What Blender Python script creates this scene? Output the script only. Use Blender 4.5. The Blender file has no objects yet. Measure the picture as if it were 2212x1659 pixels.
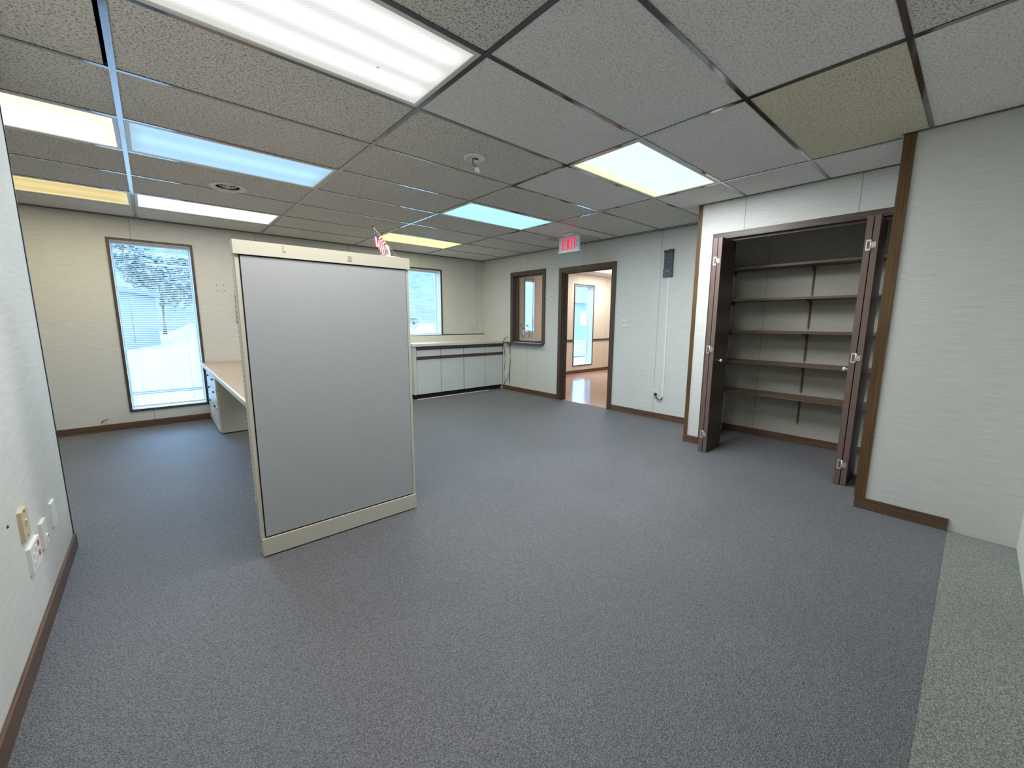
import bpy, bmesh, math, random
from mathutils import Vector, Matrix
random.seed(7)
S = bpy.context.scene
COL = S.collection
PI = math.pi
def R(d): return math.radians(d)

# ------------------------------------------------------------------ camera
CAM = Vector((1.243, -0.3229, 1.2717))
YAW, PITCH, ROLL, FPX = 0.7202, -0.1533, 0.0042, 877.2037
fw = Vector((math.sin(YAW)*math.cos(PITCH), math.cos(YAW)*math.cos(PITCH), math.sin(PITCH)))
r0 = Vector((math.cos(YAW), -math.sin(YAW), 0)); u0 = r0.cross(fw)
cr = math.cos(ROLL)*r0 + math.sin(ROLL)*u0
cu = -math.sin(ROLL)*r0 + math.cos(ROLL)*u0
cd = bpy.data.cameras.new('camera'); cam = bpy.data.objects.new('camera', cd); COL.objects.link(cam)
m3 = Matrix((cr, cu, -fw)).transposed()
cam.matrix_world = Matrix.Translation(CAM) @ m3.to_4x4()
cd.sensor_fit = 'HORIZONTAL'; cd.sensor_width = 36; cd.lens = FPX/2212*36; cd.clip_start = .02; cd.clip_end = 500
S.camera = cam

# ------------------------------------------------------------------ world, light, exposure
W = bpy.data.worlds.new('sky'); S.world = W; W.use_nodes = True
bg = W.node_tree.nodes['Background']; bg.inputs[0].default_value = (.31, .60, 1.0, 1); bg.inputs[1].default_value = 10.0
sd_ = bpy.data.lights.new('sun', 'SUN'); sd_.energy = 2.0; sd_.angle = R(1); sd_.color = (1, .95, .86)
so_ = bpy.data.objects.new('sun', sd_); COL.objects.link(so_); so_.location = (0, -5, 12); so_.rotation_euler = (R(38), 0, R(-12))
S.view_settings.view_transform = 'Standard'; S.view_settings.look = 'None'
S.view_settings.exposure = 0.32; S.view_settings.gamma = 1.0; S.view_settings.use_curve_mapping = False
cy = S.cycles
cy.use_denoising = True; cy.max_bounces = 8; cy.diffuse_bounces = 5; cy.glossy_bounces = 4; cy.transmission_bounces = 6
cy.transparent_max_bounces = 12; cy.caustics_reflective = False; cy.caustics_refractive = False; cy.sample_clamp_indirect = 6.0
LAMP = 1.6      # overall strength of the room's fluorescent lamps

# ------------------------------------------------------------------ dimensions
H = 2.4056
XD, YW, XN, XC, XL = 6.168, 6.153, 4.823, 5.442, .793
YB = -.609                       # wall behind the camera
ZT = H + .30                     # walls run up past the hung ceiling
TW = .20                         # outer wall thickness
TD = .117                        # door wall thickness

# ------------------------------------------------------------------ materials
MATS = {}
def nt(name):
    m = bpy.data.materials.new(name); m.use_nodes = True
    t = m.node_tree; b = t.nodes['Principled BSDF']; MATS[name] = m
    return m, t, b
def N(t, typ, **kw):
    n = t.nodes.new(typ)
    for k, v in kw.items():
        if k.startswith('i_'): n.inputs[k[2:].replace('_', ' ')].default_value = v
        else: setattr(n, k, v)
    return n
def L(t, a, b): t.links.new(a, b)
def math_(t, op, a, b=None, c=None):
    n = t.nodes.new('ShaderNodeMath'); n.operation = op
    for i, v in enumerate((a, b, c)):
        if v is None: continue
        if isinstance(v, (int, float)): n.inputs[i].default_value = v
        else: t.links.new(v, n.inputs[i])
    return n.outputs[0]
def mixc(t, fac, a, b, bt='MIX'):
    n = t.nodes.new('ShaderNodeMix'); n.data_type = 'RGBA'; n.blend_type = bt
    for s, v in ((0, fac), (6, a), (7, b)):
        if isinstance(v, (int, float)): n.inputs[s].default_value = v
        elif isinstance(v, tuple): n.inputs[s].default_value = (*v, 1) if len(v) == 3 else v
        else: t.links.new(v, n.inputs[s])
    return n.outputs[2]
def ramp(t, fac, stops):
    n = t.nodes.new('ShaderNodeValToRGB'); e = n.color_ramp.elements
    while len(e) < len(stops): e.new(.5)
    for k, (p, c) in enumerate(stops):
        e[k].position = p; e[k].color = (*c, 1) if len(c) == 3 else c
    t.links.new(fac, n.inputs[0]); return n.outputs[0]
def smooth(t, v, a, b):
    n = t.nodes.new('ShaderNodeMapRange'); n.interpolation_type = 'SMOOTHSTEP'
    t.links.new(v, n.inputs[0]); n.inputs[1].default_value = a; n.inputs[2].default_value = b
    return n.outputs[0]
def pos(t): return N(t, 'ShaderNodeNewGeometry').outputs['Position']
def objc(t): return N(t, 'ShaderNodeTexCoord').outputs['Object']
def scaled(t, v, s, rot=(0, 0, 0)):
    n = N(t, 'ShaderNodeMapping'); n.inputs['Scale'].default_value = s; n.inputs['Rotation'].default_value = rot
    t.links.new(v, n.inputs[0]); return n.outputs[0]
def noise(t, v, scale, detail=2, rough=.5, dist=0):
    n = N(t, 'ShaderNodeTexNoise'); n.inputs['Scale'].default_value = scale; n.inputs['Detail'].default_value = detail
    n.inputs['Roughness'].default_value = rough; n.inputs['Distortion'].default_value = dist
    t.links.new(v, n.inputs['Vector']); return n.outputs[0]
def bump(t, b, h, strength, dist=.002):
    n = N(t, 'ShaderNodeBump'); n.inputs['Strength'].default_value = strength; n.inputs['Distance'].default_value = dist
    t.links.new(h, n.inputs['Height']); t.links.new(n.outputs[0], b.inputs['Normal'])
def plain(name, col, rough=.5, metal=0, spec=.5, var=.06, vscale=40, emis=None, es=0):
    m, t, b = nt(name)
    n = noise(t, objc(t), vscale, 3)
    c = mixc(t, n, tuple(max(0, x*(1-var)) for x in col), tuple(min(1, x*(1+var)) for x in col))
    L(t, c, b.inputs['Base Color'])
    b.inputs['Roughness'].default_value = rough; b.inputs['Metallic'].default_value = metal
    b.inputs['Specular IOR Level'].default_value = spec
    if emis: b.inputs['Emission Color'].default_value = (*emis, 1); b.inputs['Emission Strength'].default_value = es
    return m

def wallpaper(name, col, axis=None, seams=(), dirt=.0):
    """grasscloth vinyl: fine level threads, vertical panel seams"""
    m, t, b = nt(name)
    P = pos(t)
    thr = noise(t, scaled(t, P, (6, 6, 260)), 1.0, 4, .65)
    slub = noise(t, scaled(t, P, (14, 14, 600)), 1.0, 2, .6)
    blot = noise(t, scaled(t, P, (1.3, 1.3, 1.3)), 1.0, 3, .55)
    c = mixc(t, smooth(t, thr, .33, .68), tuple(x*.895 for x in col), tuple(min(1, x*1.06) for x in col))
    c = mixc(t, math_(t, 'MULTIPLY', smooth(t, slub, .6, .75), .22), c, tuple(x*.66 for x in col))
    c = mixc(t, math_(t, 'MULTIPLY', smooth(t, blot, .40, .75), .22), c, tuple(x*y for x, y in zip(col, (.86, .85, .80))))
    if axis is not None:
        s = N(t, 'ShaderNodeSeparateXYZ'); L(t, P, s.inputs[0]); a = s.outputs[axis]
        tot = None
        for q in seams:
            d = math_(t, 'ABSOLUTE', math_(t, 'SUBTRACT', a, q))
            k = math_(t, 'LESS_THAN', d, .003)
            tot = k if tot is None else math_(t, 'MAXIMUM', tot, k)
        if tot is not None: c = mixc(t, math_(t, 'MULTIPLY', tot, .62), c, (.16, .15, .12))
    L(t, c, b.inputs['Base Color']); b.inputs['Roughness'].default_value = .62
    b.inputs['Specular IOR Level'].default_value = .35
    bump(t, b, thr, .15, .0012)
    return m
WALLC = (.66, .665, .635)
wp_n = wallpaper('wallpaper_north', WALLC, 0, (1.155, 2.38, 3.60, 4.82, 6.0))
wp_e = wallpaper('wallpaper_east', WALLC, 1, (4.895, 3.68, 2.435))
wp_c = wallpaper('wallpaper_closet', WALLC, 1, (1.22, .40))
wp_cb = wallpaper('wallpaper_closet_shaded', (.47, .455, .395), 1, (1.255,))  # darker copy of the wallpaper, the closet's shade put into its colour
wp = wallpaper('wallpaper', WALLC)
wp_room = wallpaper('wallpaper_peach', (.80, .73, .63), 0, (8.98, 10.2))

def wood(name, c1, c2, rough=.42, axis=2, sc=1.0):
    m, t, b = nt(name)
    s = [90, 90, 90]; s[axis] = 2.2
    g = noise(t, scaled(t, pos(t), tuple(x*sc for x in s)), 1.0, 5, .6, .4)
    c = mixc(t, smooth(t, g, .3, .7), c1, c2)
    L(t, c, b.inputs['Base Color']); b.inputs['Roughness'].default_value = rough
    bump(t, b, g, .12, .001)
    return m
DK1, DK2 = (.045, .028, .020), (.105, .068, .047)
wood_z = wood('dark_wood_upright', DK1, DK2, axis=2)
wood_x = wood('dark_wood_lengthwise', DK1, DK2, axis=0)
wood_y = wood('dark_wood_crosswise', DK1, DK2, axis=1)
oak_z = wood('amber_wood_upright', (.070, .036, .012), (.140, .075, .024), axis=2)
base_y = wood('baseboard_wood_crosswise', (.075, .040, .024), (.155, .085, .050), axis=1)
base_x = wood('baseboard_wood_lengthwise', (.075, .040, .024), (.155, .085, .050), axis=0)
shelf_w = wood('shelf_wood', (.085, .050, .028), (.17, .105, .06), axis=1)
leaf_m = plain('brown_door_paint', (.046, .026, .020), .38, var=.12)
edge_m = plain('brown_door_edge', (.135, .088, .074), .45, var=.12)

def carpet(name, c1, c2, rib, sc=1.0):
    m, t, b = nt(name)
    P = pos(t)
    v = N(t, 'ShaderNodeTexVoronoi'); v.inputs['Scale'].default_value = 170*sc; L(t, scaled(t, P, (1, 1.35, 1)), v.inputs['Vector'])
    f = noise(t, P, 260*sc, 2, .6); g = noise(t, P, 1.1, 3, .5); k = noise(t, scaled(t, P, (26, 60, 26)), 1.0, 3, .6)
    f2 = noise(t, P, 620*sc, 1, .5)
    c = mixc(t, smooth(t, math_(t, 'ADD', math_(t, 'MULTIPLY', f, .55), math_(t, 'MULTIPLY', f2, .45)), .36, .64), c1, c2)
    c = mixc(t, math_(t, 'MULTIPLY', smooth(t, v.outputs['Distance'], .25, .75), .65), c, tuple(x*.5 for x in c1))
    c = mixc(t, math_(t, 'MULTIPLY', smooth(t, g, .35, .7), .20), c, tuple(x*.72 for x in c1))
    L(t, c, b.inputs['Base Color']); b.inputs['Roughness'].default_value = .52
    b.inputs['Specular IOR Level'].default_value = .5
    b.inputs['Sheen Weight'].default_value = .22; b.inputs['Sheen Roughness'].default_value = .35
    hh = math_(t, 'ADD', math_(t, 'MULTIPLY', v.outputs['Distance'], -.8), math_(t, 'MULTIPLY', k, rib))
    bump(t, b, math_(t, 'ADD', hh, math_(t, 'MULTIPLY', f, .9)), .55, .0045)
    return m
cp = carpet('blue_grey_carpet', (.060, .060, .066), (.292, .294, .322), 1.0)
cp2 = carpet('sage_carpet', (.14, .15, .132), (.44, .465, .415), .6, .8)

def tile_mat(name, col, fis=.8):
    m, t, b = nt(name)
    P = pos(t)
    v = N(t, 'ShaderNodeTexVoronoi'); v.feature = 'DISTANCE_TO_EDGE'; v.inputs['Scale'].default_value = 92
    L(t, P, v.inputs['Vector'])
    n = noise(t, P, 105, 2, .5); n2 = noise(t, P, 300, 2, .6); n3 = noise(t, P, 3, 2)
    crack = math_(t, 'MULTIPLY', math_(t, 'SUBTRACT', 1.0, smooth(t, v.outputs[0], .05, .16)), smooth(t, n, .50, .57))
    pin = smooth(t, n2, .66, .74)
    k = math_(t, 'MAXIMUM', crack, math_(t, 'MULTIPLY', pin, .6))
    c = mixc(t, n3, tuple(x*.95 for x in col), tuple(min(1, x*1.05) for x in col))
    c = mixc(t, math_(t, 'MULTIPLY', k, fis), c, tuple(x*.28 for x in col))
    L(t, c, b.inputs['Base Color']); b.inputs['Roughness'].default_value = .9; b.inputs['Specular IOR Level'].default_value = .1
    bump(t, b, math_(t, 'MULTIPLY', k, -1.0), .6, .003)
    return m, t, b
TILEC = (.75, .72, .665)
tile_a = tile_mat('ceiling_tile', TILEC)[0]
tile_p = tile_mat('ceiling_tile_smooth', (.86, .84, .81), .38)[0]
tile_y = tile_mat('ceiling_tile_yellowed', (.76, .71, .55), .55)[0]
def stained(name, col, fis, cx, cyy, rx, ry):
    m, t, b = tile_mat(name, col, fis)
    old = b.inputs['Base Color'].links[0].from_socket
    s = N(t, 'ShaderNodeSeparateXYZ'); L(t, pos(t), s.inputs[0])
    w = noise(t, pos(t), 7, 3)
    dx = math_(t, 'DIVIDE', math_(t, 'SUBTRACT', s.outputs[0], cx), rx); dy = math_(t, 'DIVIDE', math_(t, 'SUBTRACT', s.outputs[1], cyy), ry)
    d = math_(t, 'ADD', math_(t, 'SQRT', math_(t, 'ADD', math_(t, 'MULTIPLY', dx, dx), math_(t, 'MULTIPLY', dy, dy))), math_(t, 'MULTIPLY', math_(t, 'SUBTRACT', w, .5), .5))
    body = math_(t, 'MULTIPLY', math_(t, 'SUBTRACT', 1.0, smooth(t, d, .93, 1.0)), .45)
    ring = math_(t, 'MULTIPLY', math_(t, 'SUBTRACT', 1.0, smooth(t, math_(t, 'ABSOLUTE', math_(t, 'SUBTRACT', d, .95)), .02, .10)), .6)
    c = mixc(t, math_(t, 'MAXIMUM', body, ring), old, (.30, .25, .17))
    L(t, c, b.inputs['Base Color']); return m
tile_s = stained('ceiling_tile_water_stained', (.80, .78, .77), .12, 5.86, 3.50, .30, .26)
tile_s2 = stained('ceiling_tile_edge_stained', TILEC, .7, 5.62, 3.72, .16, .14)
dark_void = plain('dark_plenum', (.012, .012, .013), .9)

m_bar, t_, b_ = nt('bronze_grid_metal')
b_.inputs['Base Color'].default_value = (.022, .019, .018, 1); b_.inputs['Specular IOR Level'].default_value = 1.0; b_.inputs['Coat Weight'].default_value = .8; b_.inputs['Coat IOR'].default_value = 1.9; b_.inputs['Coat Roughness'].default_value = .08
L(t_, math_(t_, 'MULTIPLY_ADD', noise(t_, pos(t_), 14, 3), .12, .08), b_.inputs['Roughness'])

cream = plain('cream_enamel', (.565, .54, .45), .38, var=.03)
cream_w = plain('cream_plastic', (.72, .70, .62), .4, var=.03)
white_pl = plain('white_plastic', (.78, .78, .76), .38, var=.03)
tan_pl = plain('tan_plastic', (.62, .50, .33), .42, var=.05)
whitem = plain('white_paint', (.80, .80, .78), .45, var=.03)
black_pl = plain('black_plastic', (.018, .020, .022), .4, var=.2)
slate_pl = plain('slate_plastic', (.060, .070, .082), .45, var=.1)
dark_gap = plain('black_rubber', (.010, .010, .011), .8)
steel = plain('bright_steel', (.72, .70, .64), .3, metal=.8)
steel_pl = plain('painted_steel', (.70, .71, .71), .35, var=.04)
lam_w = plain('white_laminate', (.66, .685, .665), .35, var=.03)
lam_tan = plain('tan_desk_laminate', (.45, .32, .235), .35, var=.08)
counter_m = plain('speckled_countertop', (.70, .69, .64), .3, var=.08, vscale=220)
red_pl = plain('red_jack_plastic', (.45, .10, .06), .4)
conc = plain('concrete', (.40, .40, .39), .9, var=.1)

m_fab, t_, b_ = nt('grey_panel_fabric')
v_ = N(t_, 'ShaderNodeTexVoronoi'); v_.inputs['Scale'].default_value = 240; L(t_, scaled(t_, pos(t_), (1, 1, 1.4)), v_.inputs['Vector'])
nn = noise(t_, pos(t_), 120, 3, .6)
L(t_, mixc(t_, smooth(t_, nn, .3, .7), (.366, .382, .400), (.396, .413, .432)), b_.inputs['Base Color'])
b_.inputs['Roughness'].default_value = .85; b_.inputs['Specular IOR Level'].default_value = .2; b_.inputs['Sheen Weight'].default_value = .15
bump(t_, b_, math_(t_, 'ADD', v_.outputs['Distance'], nn), .22, .0015)

m_slat, t_, b_ = nt('white_blind_slat')
b_.inputs['Base Color'].default_value = (.82, .83, .84, 1); b_.inputs['Roughness'].default_value = .4
tr_ = N(t_, 'ShaderNodeBsdfTranslucent'); tr_.inputs[0].default_value = (.8, .84, .9, 1)
mx_ = N(t_, 'ShaderNodeMixShader'); mx_.inputs[0].default_value = .22
L(t_, b_.outputs[0], mx_.inputs[1]); L(t_, tr_.outputs[0], mx_.inputs[2]); L(t_, mx_.outputs[0], t_.nodes['Material Output'].inputs[0])

def glass(name, tint, refl):
    m, t, b = nt(name); t.nodes.remove(b)
    tr = N(t, 'ShaderNodeBsdfTransparent'); tr.inputs[0].default_value = (*tint, 1)
    gl = N(t, 'ShaderNodeBsdfGlossy'); gl.inputs['Roughness'].default_value = .0
    fr = N(t, 'ShaderNodeLayerWeight'); fr.inputs[0].default_value = .35
    mx = N(t, 'ShaderNodeMixShader')
    f = math_(t, 'MULTIPLY_ADD', fr.outputs['Fresnel'], .5 if refl < .5 else .1, refl); L(t, f, mx.inputs[0])
    L(t, tr.outputs[0], mx.inputs[1]); L(t, gl.outputs[0], mx.inputs[2]); L(t, mx.outputs[0], t.nodes['Material Output'].inputs[0])
    return m
clear_glass = glass('window_glass', (.95, .97, .98), .03)
mirror_glass = glass('one_way_glass', (.97, .97, .93), .15)

m_vin, t_, b_ = nt('salmon_vinyl')
n_ = noise(t_, pos(t_), 6, 4); n2_ = noise(t_, pos(t_), 60, 3)
L(t_, mixc(t_, n_, (.56, .33, .235), (.66, .42, .31)), b_.inputs['Base Color'])
L(t_, math_(t_, 'MULTIPLY_ADD', n2_, .12, .10), b_.inputs['Roughness'])
bump(t_, b_, noise(t_, pos(t_), 9, 2), .10, .01)

def diffuser(name, core, edge, st, tubes=4, contrast=.25, prism=False, edge_y=.0, spots=()):
    """lens of a fluorescent troffer: brighter along its tubes, discoloured towards its rim"""
    m, t, b = nt(name); t.nodes.remove(b)
    P = objc(t); s = N(t, 'ShaderNodeSeparateXYZ'); L(t, P, s.inputs[0])
    wob = noise(t, scaled(t, P, (1.2, 5, 1)), 1.0, 2)
    c = math_(t, 'COSINE', math_(t, 'MULTIPLY', math_(t, 'ADD', s.outputs[1], math_(t, 'MULTIPLY', wob, .02)), 2*PI*tubes/.60))
    endf = math_(t, 'SUBTRACT', 1.0, smooth(t, math_(t, 'ABSOLUTE', s.outputs[0]), .50, .60))
    k = math_(t, 'MULTIPLY', math_(t, 'MULTIPLY_ADD', c, .5, .5), endf)
    lum = math_(t, 'MULTIPLY_ADD', k, contrast, 1-contrast)
    if prism:
        q = N(t, 'ShaderNodeTexChecker'); q.inputs['Scale'].default_value = 110; L(t, P, q.inputs['Vector'])
        lum = math_(t, 'MULTIPLY', lum, math_(t, 'MULTIPLY_ADD', q.outputs['Fac'], .10, .92))
    ey = smooth(t, math_(t, 'ADD', math_(t, 'ABSOLUTE', math_(t, 'ADD', s.outputs[1], edge_y)), math_(t, 'MULTIPLY', math_(t, 'SUBTRACT', noise(t, P, 3, 2), .5), .08)), .17, .31)
    ec = math_(t, 'MAXIMUM', ey, smooth(t, math_(t, 'ABSOLUTE', s.outputs[0]), .48, .62))
    col = mixc(t, ec, core, edge)
    for (sx, sy, r) in spots:
        d = N(t, 'ShaderNodeVectorMath'); d.operation = 'DISTANCE'; L(t, P, d.inputs[0]); d.inputs[1].default_value = (sx, sy, -.004)
        col = mixc(t, math_(t, 'MULTIPLY', math_(t, 'LESS_THAN', math_(t, 'ADD', d.outputs['Value'], math_(t, 'MULTIPLY', noise(t, P, 90, 1), .008)), r), .6), col, (.25, .27, .3))
    e = N(t, 'ShaderNodeEmission'); L(t, col, e.inputs[0]); L(t, math_(t, 'MULTIPLY', lum, st), e.inputs[1])
    L(t, e.outputs[0], t.nodes['Material Output'].inputs[0])
    return m

# ------------------------------------------------------------------ mesh helpers
class MB:
    def __init__(s): s.bm = bmesh.new(); s.mi = 0
    def _tag(s, fs):
        for f in fs: f.material_index = s.mi
        return s
    def quad(s, *pts):
        f = s.bm.faces.new([s.bm.verts.new(p) for p in pts]); f.material_index = s.mi; return s
    def box(s, x0, x1, y0, y1, z0, z1):
        x0, x1 = min(x0, x1), max(x0, x1); y0, y1 = min(y0, y1), max(y0, y1); z0, z1 = min(z0, z1), max(z0, z1)
        v = [s.bm.verts.new(p) for p in ((x0,y0,z0),(x1,y0,z0),(x1,y1,z0),(x0,y1,z0),(x0,y0,z1),(x1,y0,z1),(x1,y1,z1),(x0,y1,z1))]
        for f in ((3,2,1,0),(4,5,6,7),(0,1,5,4),(1,2,6,5),(2,3,7,6),(3,0,4,7)):
            s.bm.faces.new([v[i] for i in f]).material_index = s.mi
        return s
    def obox(s, c, ax, ay, az, hx, hy, hz):
        c, ax, ay, az = map(Vector, (c, ax, ay, az)); v = []
        for k in (-1, 1):
            for (i, j) in ((-1,-1),(1,-1),(1,1),(-1,1)): v.append(s.bm.verts.new(c + ax*hx*i + ay*hy*j + az*hz*k))
        for f in ((3,2,1,0),(4,5,6,7),(0,1,5,4),(1,2,6,5),(2,3,7,6),(3,0,4,7)):
            s.bm.faces.new([v[i] for i in f]).material_index = s.mi
        return s
    def tube(s, pts, r, seg=8, cap=True):
        pts = [Vector(p) for p in pts]; rings = []
        for i, p in enumerate(pts):
            d = (pts[min(i+1, len(pts)-1)] - pts[max(i-1, 0)]).normalized()
            a = d.cross(Vector((0, 0, 1)))
            if a.length < .01: a = d.cross(Vector((1, 0, 0)))
            a.normalize(); b = d.cross(a)
            rr = r[i] if isinstance(r, (list, tuple)) else r
            rings.append([s.bm.verts.new(p + rr*(math.cos(2*PI*k/seg)*a + math.sin(2*PI*k/seg)*b)) for k in range(seg)])
        for i in range(len(rings)-1):
            for k in range(seg):
                f = s.bm.faces.new((rings[i][k], rings[i][(k+1) % seg], rings[i+1][(k+1) % seg], rings[i+1][k])); f.material_index = s.mi; f.smooth = True
        if cap:
            for q in (rings[0][::-1], rings[-1]): s.bm.faces.new(q).material_index = s.mi
        return s
    def lathe(s, c, axis, prof, seg=32):
        """prof: (radius, distance along axis)"""
        c = Vector(c); ax = Vector(axis).normalized()
        a = ax.cross(Vector((0, 0, 1)))
        if a.length < .01: a = Vector((1, 0, 0))
        a.normalize(); b = ax.cross(a); rings = []
        for (r, h) in prof:
            if r < 1e-6: rings.append([s.bm.verts.new(c + ax*h)])
            else: rings.append([s.bm.verts.new(c + ax*h + r*(math.cos(2*PI*k/seg)*a + math.sin(2*PI*k/seg)*b)) for k in range(seg)])
        for p, q in zip(rings, rings[1:]):
            for k in range(seg):
                vs = []
                for w in (p[k % len(p)], p[(k+1) % len(p)], q[(k+1) % len(q)], q[k % len(q)]):
                    if w not in vs: vs.append(w)
                if len(vs) > 2:
                    f = s.bm.faces.new(vs); f.material_index = s.mi; f.smooth = True
        return s
    def prism(s, poly, o, u, v, w):
        """poly of (a,b) in the u,v directions from o, pushed out by vector w"""
        o, u, v, w = map(Vector, (o, u, v, w))
        A = [s.bm.verts.new(o + u*a + v*b) for a, b in poly]; B = [s.bm.verts.new(o + u*a + v*b + w) for a, b in poly]
        n = len(poly)
        s.bm.faces.new(A[::-1]).material_index = s.mi; s.bm.faces.new(B).material_index = s.mi
        for i in range(n): s.bm.faces.new((A[i], A[(i+1) % n], B[(i+1) % n], B[i])).material_index = s.mi
        return s
    def build(s, name, mats, parent=None, bevel=0, seg=2, origin=None):
        if bevel:
            es = [e for e in s.bm.edges if len(e.link_faces) == 2 and e.calc_face_angle(0) > .6]
            bmesh.ops.bevel(s.bm, geom=es, offset=bevel, segments=seg, profile=.6, affect='EDGES', clamp_overlap=True)
        bmesh.ops.recalc_face_normals(s.bm, faces=s.bm.faces)
        if parent is not None: off = Vector(parent['_o'])
        elif origin == 'base':
            xs = [v.co for v in s.bm.verts]
            off = Vector(((min(v.x for v in xs)+max(v.x for v in xs))/2, (min(v.y for v in xs)+max(v.y for v in xs))/2, min(v.z for v in xs)))
        elif origin is not None: off = Vector(origin)
        else: off = Vector((0, 0, 0))
        for v in s.bm.verts: v.co -= off
        me = bpy.data.meshes.new(name); s.bm.to_mesh(me); s.bm.free()
        for m in (mats if isinstance(mats, (list, tuple)) else [mats]): me.materials.append(m)
        o = bpy.data.objects.new(name, me); COL.objects.link(o); o['_o'] = tuple(off)
        if parent is not None: o.parent = parent
        else: o.location = off
        return o
def B(*a): return MB().box(*a)
def tag(o, label, cat, group=None):
    o['label'] = label; o['category'] = cat; o['kind'] = 'thing'
    if group: o['group'] = group
    return o
def thing(name, label, cat, loc, group=None):
    o = bpy.data.objects.new(name, None); COL.objects.link(o); o.location = loc; o['_o'] = tuple(loc); o.empty_display_size = .1
    return tag(o, label, cat, group)
def setting(name, loc=(0, 0, 0)):
    o = bpy.data.objects.new(name, None); COL.objects.link(o); o.location = loc; o['_o'] = tuple(loc); o['kind'] = 'structure'; o.empty_display_size = .1
    return o
def struct(o): o['kind'] = 'structure'; return o

def wall(name, axis, p0, p1, a0, a1, z0, z1, holes, mats):
    """slab between planes p0 (room face) and p1 across `axis` (0=x,1=y), running a0..a1, z0..z1, with holes (a0,a1,z0,z1).
    mats: room face, far face, reveals"""
    A = sorted({a0, a1, *[h[0] for h in holes], *[h[1] for h in holes]}); Z = sorted({z0, z1, *[h[2] for h in holes], *[h[3] for h in holes]})
    mb = MB()
    def P(p, a, z): return (p, a, z) if axis == 0 else (a, p, z)
    def solid(i, j):
        if i < 0 or j < 0 or i >= len(A)-1 or j >= len(Z)-1: return False
        ca, cz = (A[i]+A[i+1])/2, (Z[j]+Z[j+1])/2
        return not any(h[0] < ca < h[1] and h[2] < cz < h[3] for h in holes)
    for i in range(len(A)-1):
        for j in range(len(Z)-1):
            if not solid(i, j): continue
            for k, p in enumerate((p0, p1)):
                mb.mi = k; mb.quad(P(p, A[i], Z[j]), P(p, A[i+1], Z[j]), P(p, A[i+1], Z[j+1]), P(p, A[i], Z[j+1]))
            mb.mi = 2
            if not solid(i-1, j): mb.quad(P(p0, A[i], Z[j]), P(p1, A[i], Z[j]), P(p1, A[i], Z[j+1]), P(p0, A[i], Z[j+1]))
            if not solid(i+1, j): mb.quad(P(p0, A[i+1], Z[j]), P(p1, A[i+1], Z[j]), P(p1, A[i+1], Z[j+1]), P(p0, A[i+1], Z[j+1]))
            if not solid(i, j-1): mb.quad(P(p0, A[i], Z[j]), P(p1, A[i], Z[j]), P(p1, A[i+1], Z[j]), P(p0, A[i+1], Z[j]))
            if not solid(i, j+1): mb.quad(P(p0, A[i], Z[j+1]), P(p1, A[i], Z[j+1]), P(p1, A[i+1], Z[j+1]), P(p0, A[i+1], Z[j+1]))
    bmesh.ops.remove_doubles(mb.bm, verts=mb.bm.verts, dist=1e-5)
    return struct(mb.build(name, mats))

# ------------------------------------------------------------------ the room shell
W1 = (.970, 1.675, .222, 2.150)          # tall window opening (x0,x1,z0,z1)
W2 = (4.47, 5.205, 1.022, 2.150)         # counter window
W3 = (8.915, 9.630, .205, 2.135)         # tall window of the room next door
PASS = (4.527, 5.262, .905, 2.060)       # hatch in the door wall (y0,y1,z0,z1)
DOOR = (3.160, 4.092, 0.0, 2.035)
CLO = (.165, 1.455, 0.0, 2.060)

wall('wall_north', 1, YW, YW+TW, -1.45, XD+.06, -.05, ZT, [W1, W2], (wp_n, conc, whitem))
wall('wall_northeast', 1, YW, YW+TW, XD+.06, 10.85, -.05, ZT, [W3], (wp_room, conc, whitem))
wall('wall_east', 0, XD, XD+TD, 1.64, YW, 0, ZT, [PASS, DOOR], (wp_e, wp_room, wood_z))
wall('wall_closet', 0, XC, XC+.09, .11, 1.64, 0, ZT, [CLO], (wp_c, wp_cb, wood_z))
struct(B(XC+.09, 6.35, 1.585, 1.64, 0, ZT).build('wall_closet_end', wp))
struct(B(XN, 6.35, .05, .11, 0, ZT).build('wall_closet_side', wp))
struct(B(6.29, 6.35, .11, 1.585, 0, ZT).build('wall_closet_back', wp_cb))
struct(B(XN, XN+.09, YB-.1, .05, 0, ZT).build('wall_southeast', wp))
struct(B(XL-.10, XN, YB-.1, YB, 0, ZT).build('wall_south', wp))
struct(B(XL-.10, XL, YB, 2.90, 0, ZT).build('wall_west', wp))
struct(B(-1.45, XL-.10, 2.80, 2.90, 0, ZT).build('wall_alcove_south', wp))
struct(B(-1.45, -1.35, 2.90, YW, 0, ZT).build('wall_alcove_west', wp))
struct(B(XD+TD, 10.85, 2.9, 3.0, 0, ZT).build('wall_next_room_south', wp_room))
struct(B(10.75, 10.85, 3.0, YW, 0, ZT).build('wall_next_room_east', wp_room))

mb = MB(); mb.box(-1.45, XD+.03, -.335, YW, -.06, 0); mb.box(XD+.03, 6.35, .05, 1.64, -.06, 0)
struct(mb.build('floor', cp))
struct(B(XL-.1, XN+.05, YB-.1, -.335, -.06, -.0015).build('floor_doorway_strip', cp2))
struct(B(XD+.03, 10.85, 1.64, YW, -.06, -.001).build('floor_next_room', m_vin))

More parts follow.
